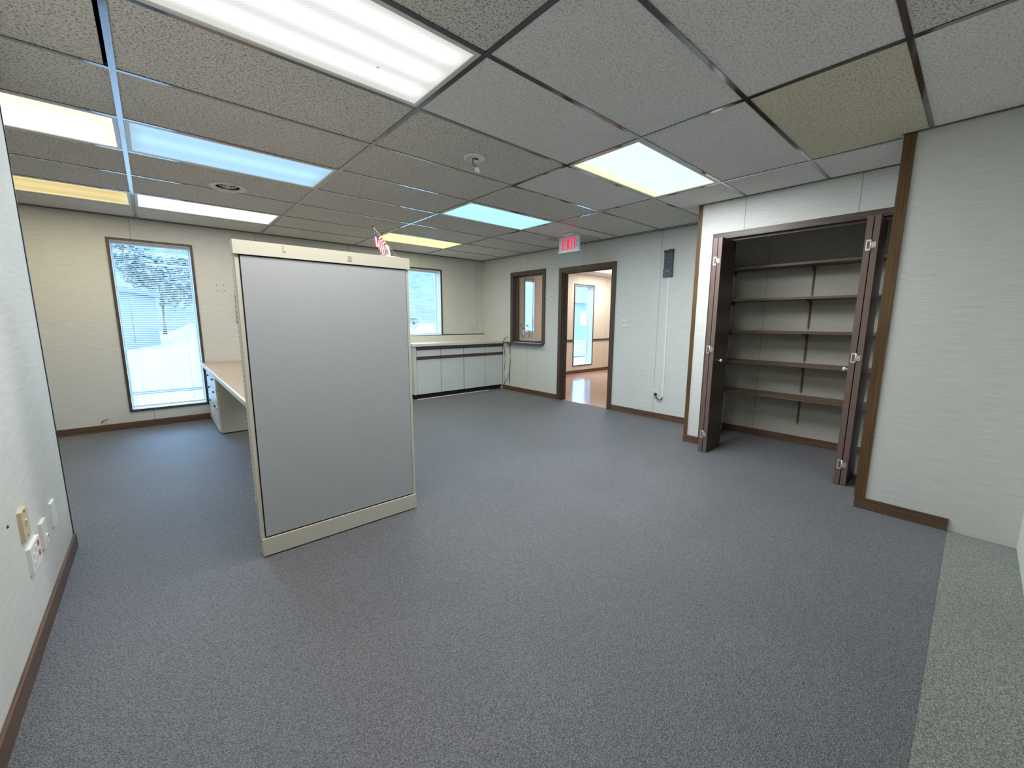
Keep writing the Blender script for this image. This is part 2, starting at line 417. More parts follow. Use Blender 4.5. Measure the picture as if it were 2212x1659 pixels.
# ceiling: lay-in tiles on a bronze grid
LX = [1.2192*i for i in range(-2, 6)]; MY = [.6096*j for j in range(-1, 11)]
FIX = {(1, 2), (1, 5), (1, 8), (0, 5), (0, 8), (3, 2), (3, 5), (3, 8)}
mb = MB(); bars = []
zc = H + .005
XS = [-1.35] + [x for x in LX if -1.35 < x < XD] + [6.30]
YS = [YB] + [y for y in MY if YB+.05 < y < YW-.02] + [YW]
def cell_index(x0, y0): return int(math.floor(x0/1.2192+.01)), int(math.floor(y0/.6096+.01))
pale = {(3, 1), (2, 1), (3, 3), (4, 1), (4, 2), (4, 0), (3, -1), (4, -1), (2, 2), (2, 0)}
for x0, x1 in zip(XS, XS[1:]):
    for y0, y1 in zip(YS, YS[1:]):
        ij = cell_index((x0+x1)/2-.3 if x1-x0 < .7 else x0+.1, y0+.02)
        i, j = cell_index(max(x0, -1.2)+.05, y0+.05)
        if (i, j) in FIX: continue
        mb.mi = 0
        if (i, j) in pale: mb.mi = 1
        if (i, j) == (3, 0): mb.mi = 2
        if (i, j) == (4, 5): mb.mi = 3
        if (i, j) == (4, 6): mb.mi = 4
        xe = x1
        if (i, j) == (0, 3): xe = x1-.028          # this tile has slid away from the bar
        if (i, j) == (1, 6):                        # hole for the round vent
            hx, hy, q = 1.850, 4.10, .088
            mb.box(x0, hx-q, y0, y1, zc, zc+.016); mb.box(hx+q, x1, y0, y1, zc, zc+.016)
            mb.box(hx-q, hx+q, y0, hy-q, zc, zc+.016); mb.box(hx-q, hx+q, hy+q, y1, zc, zc+.016)
            continue
        mb.box(x0, xe, y0, y1, zc, zc+.016)
struct(mb.build('ceiling', [tile_a, tile_p, tile_y, tile_s, tile_s2]))
mb = MB(); mb.box(-1.5, 11.5, YB-.2, YW+.3, ZT-.06, ZT+.02)
struct(mb.build('ceiling_sky_block', dark_void))  # near-black slab added above the tiles to keep the sky out
mb = MB(); hw = .0125
for x in LX:
    if -1.3 < x < XD: mb.box(x-hw, x+hw, YB, YW, H, H+.009)
for y in MY:
    if YB+.05 < y < YW-.02:
        for x0, x1 in zip(XS, XS[1:]):
            a = x0+hw if x0 > -1.3 else x0
            mb.box(a, x1-hw, y-hw*.9, y+hw*.9, H+.0012, H+.009)
g = struct(mb.build('ceiling_trim_1', m_bar))
mb = MB(); q = .020                                 # wall angles round the ceiling edge
mb.box(-1.35, XD, YW-q, YW, H-.001, H+.008); mb.box(XD-q, XD, 1.64, YW-q, H-.001, H+.008)
mb.box(XD-.085, XD-.070, 1.64, YW-q, H-.0005, H+.008)
mb.box(XC, XD-q, 1.64, 1.64+q, H-.001, H+.008); mb.box(XC-q, XC, .11, 1.64+q, H-.001, H+.008)
mb.box(XN, XC-q, .11, .11+q, H-.001, H+.008); mb.box(XN-q, XN, YB, .11+q, H-.001, H+.008)
mb.box(XL, XN-q, YB, YB+q, H-.001, H+.008); mb.box(XL, XL+q, YB+q, 2.90, H-.001, H+.008)
mb.box(-1.35, XL+q, 2.90, 2.90+q, H-.001, H+.008); mb.box(-1.35, -1.35+q, 2.92, YW-q, H-.001, H+.008)
struct(mb.build('ceiling_trim_2', m_bar))
mb = MB()
mb.mi = 0
F9 = (8.93, 10.14, 5.09, 5.695)
for a in ((XD+TD, F9[0], 3.0, YW), (F9[1], 10.75, 3.0, YW), (F9[0], F9[1], 3.0, F9[2]), (F9[0], F9[1], F9[3], YW)):
    mb.box(a[0], a[1], a[2], a[3], H+.002, H+.02)
struct(mb.build('ceiling_next_room', tile_p))

# baseboards
bt, bh = .012, .078
def bb(name, x0, x1, y0, y1, m): struct(B(x0, x1, y0, y1, 0, bh).build(name, m, bevel=.003))
bb('baseboard_north', -1.35, 4.30, YW-bt, YW, base_x)
bb('baseboard_east_1', XD-bt, XD, 4.165, 5.545, base_y)
bb('baseboard_east_2', XD-bt, XD, 1.64+bt, 3.098, base_y)
bb('baseboard_closet_end', XC, XD-bt, 1.64, 1.64+bt, base_x)
bb('baseboard_closet_front', XC-bt, XC, 1.495, 1.64+bt, base_y)
bb('baseboard_closet_back', 6.29-bt, 6.29, .11, 1.585, base_y)
bb('baseboard_southeast', XN-bt, XN, -.335, .115, base_y)
bb('baseboard_west', XL, XL+bt, YB, 2.912, base_y)
bb('baseboard_next_room', XD+TD, 10.75, YW-bt, YW, base_x)
struct(B(XD+TD, W3[0]-.028, YW-.018, YW, .79, .835).build('trim_chair_rail_1', wood_x, bevel=.005))
struct(B(W3[1]+.028, 10.75, YW-.018, YW, .79, .835).build('trim_chair_rail_2', wood_x, bevel=.005))
# corner mouldings
def corner(name, x0, x1, y0, y1, z0, m): struct(B(x0, x1, y0, y1, z0, H+.003).build(name, m, bevel=.003))
corner('trim_1', XN-.010, XN, .062, .120, bh, oak_z)
corner('trim_2', XC-.010, XC, 1.612, 1.650, bh, oak_z)
corner('trim_3', XL-.10, XL+.004, 2.90, 2.908, 0, plain('dark_edge_metal', (.030, .026, .040), .4))
struct(B(W2[1]+.03, XD, YW-.010, YW, 1.012, 1.030).build('trim_4', wood_x, bevel=.003))

# ------------------------------------------------------------------ windows
def casing_ring(mb, o, w, d, axis, plane, sgn, a, z):
    """frame of width w outside opening (a0,a1,z0,z1), depth d out of the wall"""
    a0, a1 = a; z0, z1 = z
    def bx(u0, u1, v0, v1):
        p = (plane, plane+sgn*d)
        if axis == 0: mb.box(p[0], p[1], u0, u1, v0, v1)
        else: mb.box(u0, u1, p[0], p[1], v0, v1)
    bx(a0-w, a0, z0-(w if o else 0), z1+w); bx(a1, a1+w, z0-(w if o else 0), z1+w); bx(a0, a1, z1, z1+w)
    if o: bx(a0, a1, z0-w, z0)
def window(name, op, wood_m):
    x0, x1, z0, z1 = op; yo = YW+TW-.045
    w = setting(name, ((x0+x1)/2, YW, z0))
    mb = MB(); casing_ring(mb, True, .026, .012, 1, YW, -1, (x0, x1), (z0, z1)); mb.build('casing', wood_m, w)
    mb = MB(); e = .014
    mb.box(x0, x0+e, yo, yo+.04, z0, z1); mb.box(x1-e, x1, yo, yo+.04, z0, z1); mb.box(x0+e, x1-e, yo, yo+.04, z0, z0+e); mb.box(x0+e, x1-e, yo, yo+.04, z1-e, z1)
    mb.build('sash', whitem, w, bevel=.003)
    B(x0+e, x1-e, yo+.016, yo+.022, z0+e, z1-e).build('pane', clear_glass, w)
    # daylight portal in the opening
    ld = bpy.data.lights.new(name+'_daylight', 'AREA'); ld.shape = 'RECTANGLE'; ld.size = x1-x0; ld.size_y = z1-z0; ld.cycles.is_portal = True
    lo = bpy.data.objects.new(name+'_daylight', ld); COL.objects.link(lo); lo.location = ((x0+x1)/2, YW+TW+.05, (z0+z1)/2); lo.rotation_euler = (R(-90), 0, 0)
    return w
window('window_1', W1, wood_z); window('window_2', W2, wood_z); window('window_3', W3, oak_z)

def blind(label, op, tilt, wands, yc=YW+.095, inset=.005):
    x0, x1, z0, z1 = op[0]+inset, op[1]-inset, op[2], op[3]
    t = thing('window_blind', label, 'window blind', ((x0+x1)/2, yc, z0+.012), 'blinds in the windows')
    B(x0, x1, yc-.014, yc+.014, z1-.032, z1).build('headrail', whitem, t, bevel=.002)
    B(x0, x1, yc-.012, yc+.012, z0+.012, z0+.030).build('bottom_rail', whitem, t, bevel=.003)
    mb = MB(); z = z0+.045; c, s = math.cos(tilt), math.sin(tilt); n = 4
    while z < z1-.04:
        row = []
        for k in range(n+1):
            a = (k/n-.5)*.025; hgt = .0016*(1-(2*k/n-1)**2)
            row.append((yc + a*c - hgt*s, z + a*s + hgt*c))
        P = [[mb.bm.verts.new((x, y, zz)) for x in (x0+.004, x1-.004)] for (y, zz) in row]
        for k in range(n):
            f = mb.bm.faces.new((P[k][0], P[k][1], P[k+1][1], P[k+1][0])); f.smooth = True
        z += .0213
    mb.build('slat_panel', m_slat, t)
    for q in (.16, .84):
        x = x0+(x1-x0)*q
        mb = MB()
        for dy in (-.0132, .0132): mb.tube([(x, yc+dy, z0+.03), (x, yc+dy, z1-.03)], .0009, 5)
        mb.build('ladder_cord', cream_w, t)
    for x, ln in wands:
        MB().tube([(x, yc-.022, z1-.02), (x+.004, yc-.024, z1-ln)], .003, 6).build('tilt_wand', white_pl, t)
    return t
blind('white mini blind covering the tall window beside the desk', W1, R(17), [(W1[0]+.10, 1.15)])
blind('white mini blind in the short window above the white countertop', W2, R(17), [])

# round seal sticker on the counter window glass
mb = MB(); c = Vector((4.745, YW+TW-.031, 1.232))
for (ra, rb_) in ((.082, .090), (.060, .065)):
    for k in range(40):
        a0, a1 = 2*PI*k/40, 2*PI*(k+1)/40
        pt = lambda r, a: c + Vector((r*math.cos(a), 0, r*math.sin(a)))
        mb.quad(pt(ra, a0), pt(rb_, a0), pt(rb_, a1), pt(ra, a1))
for k in range(28):                                   # marks round the ring
    a = 2*PI*k/28; mb.obox(c + Vector((.0735*math.cos(a), 0, .0735*math.sin(a))), (math.cos(a), 0, math.sin(a)), (-math.sin(a), 0, math.cos(a)), (0, 1, 0), .006, .0035, .0006)
for (dx, dz, wx, wz) in ((0, .018, .030, .010), (-.016, -.004, .012, .014), (.018, -.006, .012, .012), (0, -.030, .026, .008), (0, .038, .010, .008), (.002, -.006, .006, .018)):
    mb.box(c.x+dx-wx, c.x+dx+wx, c.y-.0006, c.y+.0006, c.z+dz-wz, c.z+dz+wz)
tag(mb.build('window_sticker', plain('olive_ink', (.10, .10, .05), .6), origin='base'), 'round seal sticker with an inner emblem on the counter window glass', 'sticker')

# hatch in the door wall
w = setting('window_4', (XD, (PASS[0]+PASS[1])/2, PASS[2]))
mb = MB(); casing_ring(mb, False, .066, .016, 0, XD, -1, PASS[:2], (PASS[2]-.01, PASS[3])); mb.build('casing', wood_z, w, bevel=.004)
mb = MB(); casing_ring(mb, False, .066, .016, 0, XD+TD, 1, PASS[:2], (PASS[2]-.01, PASS[3])); mb.build('casing', wood_z, w, bevel=.004)
B(XD-.105, XD+TD+.03, PASS[0]-.045, PASS[1]+.175, PASS[2]-.032, PASS[2]-.010).build('shelf', wood_y, w, bevel=.004)
mb = MB(); px = XD+.075
mb.box(px-.020, px+.020, PASS[0], PASS[1], PASS[2]-.01, PASS[2]+.022); mb.build('pane_track', plain('navy_track', (.02, .028, .05), .4), w)
B(px-.020, px+.020, PASS[0], PASS[1], PASS[3]-.020, PASS[3]).build('pane_track', wood_y, w)
pane = B(px-.003, px+.003, 4.795, 5.245, PASS[2]+.022, PASS[3]-.02).build('pane', mirror_glass, w)
mb = MB(); mb.box(px-.006, px+.006, 4.787, 4.797, PASS[2]+.022, PASS[3]-.02); mb.box(px-.006, px+.006, 4.835, 4.838, PASS[2]+.022, PASS[3]-.02)
mb.build('pane_edge', steel_pl, w)
def decal(label, blobs, mats):
    mb = MB(); y0 = blobs[0][1]
    for (mi, yy, zz, ry, rz, kind) in blobs:
        mb.mi = mi
        if kind == 'o':
            mb.prism([(ry*math.cos(2*PI*k/14), rz*math.sin(2*PI*k/14)) for k in range(14)], (px-.0042, yy, zz), (0, 1, 0), (0, 0, 1), (.001, 0, 0))
        elif kind == 'bell':
            mb.prism([(-ry, -rz), (ry, -rz), (ry*.75, -rz*.4), (ry*.55, rz*.5), (0, rz), (-ry*.55, rz*.5), (-ry*.75, -rz*.4)], (px-.0042, yy, zz), (0, 1, 0), (0, 0, 1), (.001, 0, 0))
        else:
            mb.prism([(-ry, -rz), (ry, -rz*.3), (ry*.6, rz), (-ry*.7, rz*.5)], (px-.0042, yy, zz), (0, 1, 0), (0, 0, 1), (.001, 0, 0))
    tag(mb.build('window_sticker', mats, origin='base'), label, 'sticker')
ink_br = plain('brown_ink', (.22, .10, .05), .6); ink_gr = plain('green_ink', (.12, .18, .10), .6)
ink_pk = plain('plum_ink', (.42, .14, .30), .6); ink_si = plain('silver_ink', (.62, .66, .72), .5)
decal('silver bell sticker with green leaves and a plum blossom on the hatch glass', [(0, 5.065, 1.085, .032, .050, 'bell'), (1, 5.072, 1.145, .030, .012, 'k'), (1, 5.050, 1.160, .012, .014, 'k'), (2, 5.088, 1.010, .026, .026, 'o'), (0, 5.04, 1.06, .02, .02, 'k')], [ink_si, ink_gr, ink_pk])
decal('small brown squiggle sticker beside the silver bell sticker', [(0, 5.125, 1.225, .010, .012, 'k'), (0, 5.118, 1.200, .012, .010, 'k'), (0, 5.130, 1.180, .008, .010, 'k')], [ink_br])
decal('tall rust brown lettering sticker low near the glass edge', [(0, 4.930, 1.105, .010, .012, 'k'), (0, 4.915, 1.090, .014, .010, 'o'), (0, 4.935, 1.060, .016, .009, 'k'), (0, 4.915, 1.025, .014, .010, 'k'), (0, 4.93, .998, .018, .008, 'k')], [ink_br])
decal('dark brown bird-shaped sticker above the rust brown lettering', [(0, 4.965, 1.190, .016, .012, 'k'), (0, 4.985, 1.195, .008, .016, 'k'), (0, 4.945, 1.186, .014, .004, 'k')], [ink_br])

# doorway to the next room
d = setting('door_1', (XD, (DOOR[0]+DOOR[1])/2, 0))
for x, sg in ((XD, -1), (XD+TD, 1)):
    mb = MB(); casing_ring(mb, False, .066, .016, 0, x, sg, DOOR[:2], (0, DOOR[3])); mb.build('casing', wood_z, d, bevel=.004)
mb = MB(); mb.box(XD+.002, XD+TD-.002, DOOR[1]-.018, DOOR[1], 0, DOOR[3]); mb.box(XD+.002, XD+TD-.002, DOOR[0], DOOR[0]+.018, 0, DOOR[3]); mb.box(XD+.002, XD+TD-.002, DOOR[0]+.018, DOOR[1]-.018, DOOR[3]-.018, DOOR[3])
mb.build('jamb', wood_z, d)
mb = MB(); mb.box(XD+.040, XD+.070, DOOR[1]-.030, DOOR[1]-.018, 0, DOOR[3]-.018); mb.box(XD+.040, XD+.070, DOOR[0]+.018, DOOR[0]+.030, 0, DOOR[3]-.018); mb.box(XD+.040, XD+.070, DOOR[0]+.03, DOOR[1]-.03, DOOR[3]-.030, DOOR[3]-.018)
mb.build('door_stop', wood_z, d)
B(XD+.058, XD+.088, DOOR[1]-.034, DOOR[1]-.0285, .975, 1.04).build('strike_plate', dark_gap, d)

# ------------------------------------------------------------------ ceiling lights
def light(ij, label, mat, power, color, rect=None):
    if rect is None:
        i, j = ij; rect = (1.2192*i+.014, 1.2192*(i+1)-.014, .6096*j+.013, .6096*(j+1)-.013)
    x0, x1, y0, y1 = rect; cx, cyy = (x0+x1)/2, (y0+y1)/2
    t = thing('ceiling_light', label, 'ceiling light', (cx, cyy, H), 'fluorescent lights in the ceiling')
    mb = MB(); e = .022
    mb.box(x0, x0+e, y0, y1, H+.001, H+.05); mb.box(x1-e, x1, y0, y1, H+.001, H+.05); mb.box(x0+e, x1-e, y0, y0+e, H+.001, H+.05); mb.box(x0+e, x1-e, y1-e, y1, H+.001, H+.05)
    mb.build('frame', steel_pl, t, bevel=.003)
    B(x0, x1, y0, y1, H+.05, H+.11).build('housing', steel_pl, t)
    MB().quad((x0+e, y0+e, H+.006), (x1-e, y0+e, H+.006), (x1-e, y1-e, H+.006), (x0+e, y1-e, H+.006)).build('diffuser', mat, t)
    ld = bpy.data.lights.new('fluorescent_tubes', 'AREA'); ld.shape = 'RECTANGLE'; ld.size = x1-x0-2*e; ld.size_y = y1-y0-2*e
    ld.energy = power*LAMP; ld.color = color
    lo = bpy.data.objects.new('fluorescent_tubes', ld); COL.objects.link(lo); lo.parent = t; lo.location = (0, 0, -.002)
    return t
light((1, 2), 'large white ceiling light with streaky bright tubes, nearest above the partition front', diffuser('lens_streaky', (.97, 1.0, .99), (.80, .80, .70), 1.12, 3.5, .38, True, spots=((.30, .10, .016), (.36, .16, .008), (.26, .12, .007))), 15, (1, .97, .92))
light((1, 5), 'sky blue tinted ceiling light next to the round air vent', diffuser('lens_blue', (.46, .76, .98), (.40, .58, .74), .98, 2, .16, spots=((.33, -.05, .010), (.42, .02, .012), (.50, .04, .007))), 9, (.62, .84, 1))
light((1, 8), 'pure white ceiling light between the round vent and the window wall', diffuser('lens_white', (1, 1, 1), (.98, 1, .98), 1.3, 4, .05), 5, (1, .92, .78))
light((0, 5), 'cream white ceiling light end to end with the sky blue one', diffuser('lens_cream', (1, .98, .86), (.86, .88, .72), 1.05, 2, .12, edge_y=-.08), 4.5, (1, .95, .82))
light((0, 8), 'amber yellow ceiling light end to end with the pure white one', diffuser('lens_amber', (.76, .62, .30), (.88, .78, .45), .98, 2, .14), 6, (1, .86, .55))
light((3, 2), 'cyan ceiling light with pale yellow edges, closest to the open closet', diffuser('lens_cyan_yellow', (.72, .98, 1.0), (.86, .90, .52), 1.0, 1.5, .03, edge_y=.05, spots=((.30, .05, .012), (.37, -.08, .010), (.48, .13, .008), (.42, -.19, .008))), 30, (.92, .97, 1))
light((3, 5), 'cyan ceiling light with faint streaks, between the exit sign and the hanging wires', diffuser('lens_cyan', (.46, .88, .97), (.42, .84, .92), 1.0, 4, .10), 10.5, (.56, .84, 1))
light((3, 8), 'lemon yellow ceiling light over the white counter, behind the small flag', diffuser('lens_lemon', (.98, .92, .48), (.92, .86, .44), 1.0, 4, .07), 10, (1, .92, .6))
light(None, 'white ceiling light seen through the doorway in the peach room', diffuser('lens_plain', (1, 1, .98), (1, 1, .94), 1.4, 4, .05), 18, (1, .97, .92), F9)

# round vent
vc = (1.850, 4.10, H)
t = thing('ceiling_vent', 'round white ceiling air vent with concentric rings', 'air vent', vc)
MB().lathe(vc, (0, 0, -1), [(.136, -.004), (.136, .003), (.128, .009), (.118, .006), (.108, .010), (.091, .004), (.087, -.004), (.092, -.004)], 40).build('outer_ring', whitem, t)
for r1, r2, z1, z2 in ((.066, .060, -.016, -.008), (.044, .038, -.014, -.005)):
    MB().lathe(vc, (0, 0, -1), [(r2, z1), (r1, z2), (r1-.003, z2+.002), (r2-.004, z1), (r2, z1)], 32).build('inner_cone', steel_pl, t)
MB().lathe(vc, (0, 0, -1), [(.094, -.0045), (.094, -.10), (0, -.10), (0, -.097), (.091, -.097), (.091, -.0045), (.094, -.0045)], 32).build('duct_throat', dark_void, t)
MB().lathe(vc, (0, 0, -1), [(0, .004), (.012, .003), (.020, -.004), (.006, -.097), (0, -.097)], 20).build('centre_cap', steel_pl, t)

# mounting plate with wires
dc = (3.062, 2.160, H)
t = thing('ceiling_mounting_plate', 'round white ceiling plate with loose wires hanging from its slot', 'mounting plate', dc)
MB().lathe(dc, (0, 0, -1), [(.076, -.004), (.076, .006), (.070, .010), (.062, .010), (.060, .005), (0, .005)], 40).build('plate', whitem, t)
B(dc[0]-.008, dc[0]+.026, dc[1]-.018, dc[1]+.006, H-.0062, H-.0045).build('slot', dark_void, t)
MB().tube([(3.048, 2.158, H-.004), (3.046, 2.156, H-.022), (3.052, 2.152, H-.045), (3.068, 2.146, H-.062), (3.082, 2.142, H-.070)], .0022, 6).build('wire', plain('red_black_wire', (.05, .012, .010), .5), t)
MB().tube([(3.046, 2.162, H-.004), (3.042, 2.160, H-.026), (3.048, 2.158, H-.050), (3.062, 2.152, H-.064)], .0018, 6).build('wire', black_pl, t)
mb = MB(); mb.box(3.058, 3.078, 2.136, 2.154, H-.094, H-.066); mb.box(3.072, 3.084, 2.134, 2.146, H-.098, H-.072); mb.build('plug_connector', white_pl, t, bevel=.003)

# exit sign
ex, ey0, ey1, ez0, ez1 = 5.478, 3.196, 3.540, 2.186, 2.372
ec = (ey0+ey1)/2
t = thing('exit_sign', 'hanging exit sign with glowing red letters near the doorway', 'exit sign', (ex, ec, H))
B(ex-.045, ex+.045, ec-.10, ec+.10, H-.022, H+.001).build('canopy', whitem, t, bevel=.004)
B(ex-.010, ex+.010, ec-.05, ec+.05, ez1-.004, H-.02).build('stem', whitem, t)
B(ex-.012, ex+.012, ey0, ey1, ez0, ez1).build('face_panel', plain('frosted_acrylic', (.50, .55, .59), .3, emis=(.62, .72, .80), es=.03), t, bevel=.003)
B(ex-.022, ex+.022, ey0-.006, ey1+.004, ez0-.010, ez0+.004).build('bottom_rail', whitem, t, bevel=.002)
red_e = plain('glowing_red', (.8, .02, .06), .4, emis=(1.0, .012, .045), es=.95)
def letter(polys):
    mb = MB()
    for pl in polys: mb.prism(pl, (ex-.0135, 0, 0), (0, -1, 0), (0, 0, 1), (.003, 0, 0))
    return mb.build('letter', red_e, t)
def rc(a0, a1, b0, b1): return [(a0, b0), (a1, b0), (a1, b1), (a0, b1)]
zb, zt_ = ez0+.024, ez1-.022; sw = .022; zm = (zb+zt_)/2; sw = .019
oy = -(ey1-.056)                 # u runs along -y
e0 = oy; letter([rc(e0, e0+sw, zb, zt_), rc(e0+sw, e0+.054, zb, zb+sw), rc(e0+sw, e0+.046, zm-.011, zm+.011), rc(e0+sw, e0+.054, zt_-sw, zt_)])
x0_ = oy+.072; letter([[(x0_, zb), (x0_+.024, zb), (x0_+.060, zt_), (x0_+.036, zt_)], [(x0_+.036, zb), (x0_+.060, zb), (x0_+.024, zt_), (x0_, zt_)]])
i0 = oy+.146; letter([rc(i0, i0+sw, zb, zt_)])
t0 = oy+.182; letter([rc(t0+.019, t0+.041, zb, zt_-sw), rc(t0, t0+.060, zt_-sw, zt_)])
a0 = oy+.236
mb = MB()
for pl in (rc(a0, a0+.040, zb+.030, zb+.034), rc(a0, a0+.040, zb+.096, zb+.100), rc(a0, a0+.004, zb+.034, zb+.096), rc(a0+.036, a0+.040, zb+.034, zb+.096)):
    mb.prism(pl, (ex-.0135, 0, 0), (0, -1, 0), (0, 0, 1), (.003, 0, 0))
mb.mi = 1
mb.prism([(a0+.006, zb+.036), (a0+.034, zb+.036), (a0+.034, zb+.064)], (ex-.0130, 0, 0), (0, -1, 0), (0, 0, 1), (.002, 0, 0))
mb.prism(rc(a0+.010, a0+.030, zb+.072, zb+.094), (ex-.0130, 0, 0), (0, -1, 0), (0, 0, 1), (.002, 0, 0))
mb.build('arrow_window', [dark_gap, white_pl], t)

# ------------------------------------------------------------------ cubicle partition
PX0, PX1, PY, PZ = 1.5735, 2.4885, 2.0945, 1.6563
pth = .052
t = thing('office_screen', 'grey fabric office partition screen with cream frame standing on the carpet', 'office screen', ((PX0+PX1)/2, PY, 0))
# the panel runs very slightly towards the camera at its far end, as measured
mb = MB(); mb.box(PX0-.006, PX1+.006, PY-.012, PY+pth+.012, 1.590, PZ); mb.build('top_cap', cream, t, bevel=.005)
B(PX0, PX0+.016, PY, PY+pth, .105, 1.590).build('end_post', cream, t, bevel=.003)
B(PX1-.016, PX1, PY, PY+pth, .105, 1.590).build('end_post', cream, t, bevel=.003)
B(PX0+.0225, PX1-.0205, PY-.004, PY+pth+.004, .112, 1.584).build('fabric_panel', m_fab, t, bevel=.004)
B(PX0+.016, PX1-.016, PY+.003, PY+pth-.003, .100, 1.592).build('frame_shadow_gap', dark_gap, t)
mb = MB(); mb.box(PX0+.002, PX1-.002, PY-.014, PY+pth+.014, .008, .103); mb.build('base_raceway', cream, t, bevel=.004)
for x in (PX0+.03, PX1-.03): MB().lathe((x, PY+pth/2, 0), (0, 0, 1), [(0, 0), (.016, 0), (.016, .006), (.006, .008), (.006, .02), (0, .02)], 16).build('levelling_foot', dark_gap, t)
# slotted hanger standard on the rear corner
mb = MB(); x = PX0-.004; mb.box(PX0-.004, PX0+.020, PY+pth, PY+pth+.012, .30, 1.555); mb.mi = 1
for k in range(48): mb.box(x-.0006, x+.002, PY+pth+.003, PY+pth+.009, .33+k*.025, .343+k*.025)
mb.build('slotted_standard', [steel_pl, dark_gap], t)
# cap badge and clip notch
mb = MB(); bx, bz = 2.123, 1.622; f = PY-.0125
mb.box(bx-.014, bx+.014, f-.0015, f+.002, bz-.016, bz+.016); mb.mi = 1
for a in (rc(-.010, .010, .009, .012), rc(-.010, .010, -.012, -.009), rc(-.010, -.007, -.009, .009), rc(.007, .010, -.009, .009), rc(-.004, .004, -.002, .001), rc(-.0045, -.0015, -.009, .006), rc(.0015, .0045, -.009, .006)):
    mb.prism(a, (bx, f-.0022, bz), (1, 0, 0), (0, 0, 1), (0, .001, 0))
mb.build('badge', [cream, plain('badge_lines', (.34, .33, .27), .5)], t)
mb = MB(); mb.box(1.783, 1.787, f-.001, f+.002, 1.618, 1.648); mb.box(1.787, 1.797, f-.001, f+.002, 1.618, 1.622); mb.build('clip_notch', plain('notch_grey', (.30, .29, .24), .5), t)

# small flag standing on the cap
fx, fy, fz = 2.438, 2.118, PZ
t = thing('flag', 'miniature American flag on a leaning wooden stick on the partition top', 'flag', (fx, fy, fz))
tip = Vector((2.283, fy, 1.822)); foot = Vector((fx, fy, fz+.002))
MB().tube([foot, tip], .0020, 8).build('stick', plain('stick_wood', (.50, .36, .17), .5), t)
MB().lathe(tip, tip-foot, [(0, -.004), (.004, -.002), (.0055, .003), (.003, .008), (0, .013)], 10).build('finial', black_pl, t)
mb = MB(); NS, NT = 26, 40; d = (foot-tip)
hl, fl = .50, .100
grid = []
for a in range(NS+1):
    s_ = a/NS; p = tip + d*(.03+hl*s_); q = Vector(p); row = [q.copy()]
    for b in range(NT):
        tt = b/NT
        bend = max(0, min(1, (tt-.16*s_)/.12)) if s_ > .3 else 1
        dr = Vector((-.75, 0, -.45)).normalized().lerp(Vector((.10*s_, 0, -1)), bend).normalized()
        q = q + dr*fl/NT
        row.append(q + Vector((0, .006*math.sin(s_*11+tt*2)*min(1, tt*3) - .012*tt, 0)))
    grid.append([mb.bm.verts.new(v) for v in row])
for a in range(NS):
    for b in range(NT):
        f = mb.bm.faces.new((grid[a][b], grid[a+1][b], grid[a+1][b+1], grid[a][b+1])); f.smooth = True
        st = int((a+.5)/NS*13)
        f.material_index = 0 if st % 2 == 0 else 1
        if a < NS*7/13 and b < NT*.40:
            f.material_index = 2
            if a % 3 == 1 and b % 3 == 1: f.material_index = 1
cl = mb.build('cloth', [plain('flag_red', (.42, .035, .06), .7), plain('flag_white', (.82, .80, .80), .7), plain('flag_navy', (.012, .018, .055), .7)], t)
sd = cl.modifiers.new('thick', 'SOLIDIFY'); sd.thickness = .0006
mb = MB(); mb.prism([(-.026, 0), (.026, 0), (.026, .036), (.018, .072), (.004, .080), (-.012, .076), (-.026, .040)], (2.372, fy+.026, PZ), (1, 0, 0), (0, 0, 1), (0, .012, 0))
mb.box(2.325, 2.448, fy+.004, fy+.036, PZ, PZ+.010)
o = mb.build('plastic_stand', white_pl, bevel=.0015, origin='base'); tag(o, 'small white plastic stand with a grey square behind the flag', 'stand')
B(2.362, 2.384, fy+.0235, fy+.0262, PZ+.022, PZ+.046).build('grey_square', plain('grey_label', (.36, .37, .37), .5), o)

# ------------------------------------------------------------------ desk run behind the partition
DX0, DX1, DZ = 1.655, 2.42, .735
t = thing('desk_worktop', 'long tan desk worktop with pale rounded edge reaching the window wall', 'desk', (1.9, 4.1, DZ-.03))
B(DX0+.014, DX1, 2.175, 6.135, DZ-.030, DZ).build('top', lam_tan, t)
B(DX0, DX0+.014, 2.175, 6.135, DZ-.034, DZ+.001).build('edge_band', cream_w, t, bevel=.004)
B(DX0+.10, DX0+.13, 2.20, 6.10, DZ-.085, DZ-.030).build('rail', cream, t)
B(DX0+.05, DX1-.02, 2.19, 2.215, 0, DZ-.03).build('end_leg', cream, t, bevel=.003)
def pedestal(y0, y1, label):
    t = thing('drawer_pedestal', label, 'drawer unit', (2.0, (y0+y1)/2, 0), 'drawer pedestals under the desk')
    x0 = 1.705
    B(x0+.012, 2.33, y0, y1, .012, DZ-.0855).build('body', cream, t, bevel=.003)
    mb = MB(); mb.box(x0+.03, 2.30, y0+.02, y1-.02, 0, .013); mb.build('plinth', dark_gap, t)
    for (z0, z1) in ((.500, .640), (.352, .494), (.030, .346)):
        f = B(x0-.006, x0+.012, y0+.004, y1-.004, z0, z1).build('drawer_front', white_pl, t, bevel=.003)
        mb = MB(); zc = z1-.040 if z1-z0 < .2 else z1-.055; yc = (y0+y1)/2
        mb.box(x0-.022, x0-.017, yc-.055, yc+.055, zc-.008, zc+.008); mb.box(x0-.018, x0-.0055, yc-.050, yc-.042, zc-.005, zc+.005); mb.box(x0-.018, x0-.0055, yc+.042, yc+.050, zc-.005, zc+.005)
        mb.build('pull', slate_pl, f)
    MB().lathe((x0-.006, y0+.06, .29), (-1, 0, 0), [(.011, -.002), (.011, .006), (.008, .010), (0, .010)], 16).build('lock', steel, t)
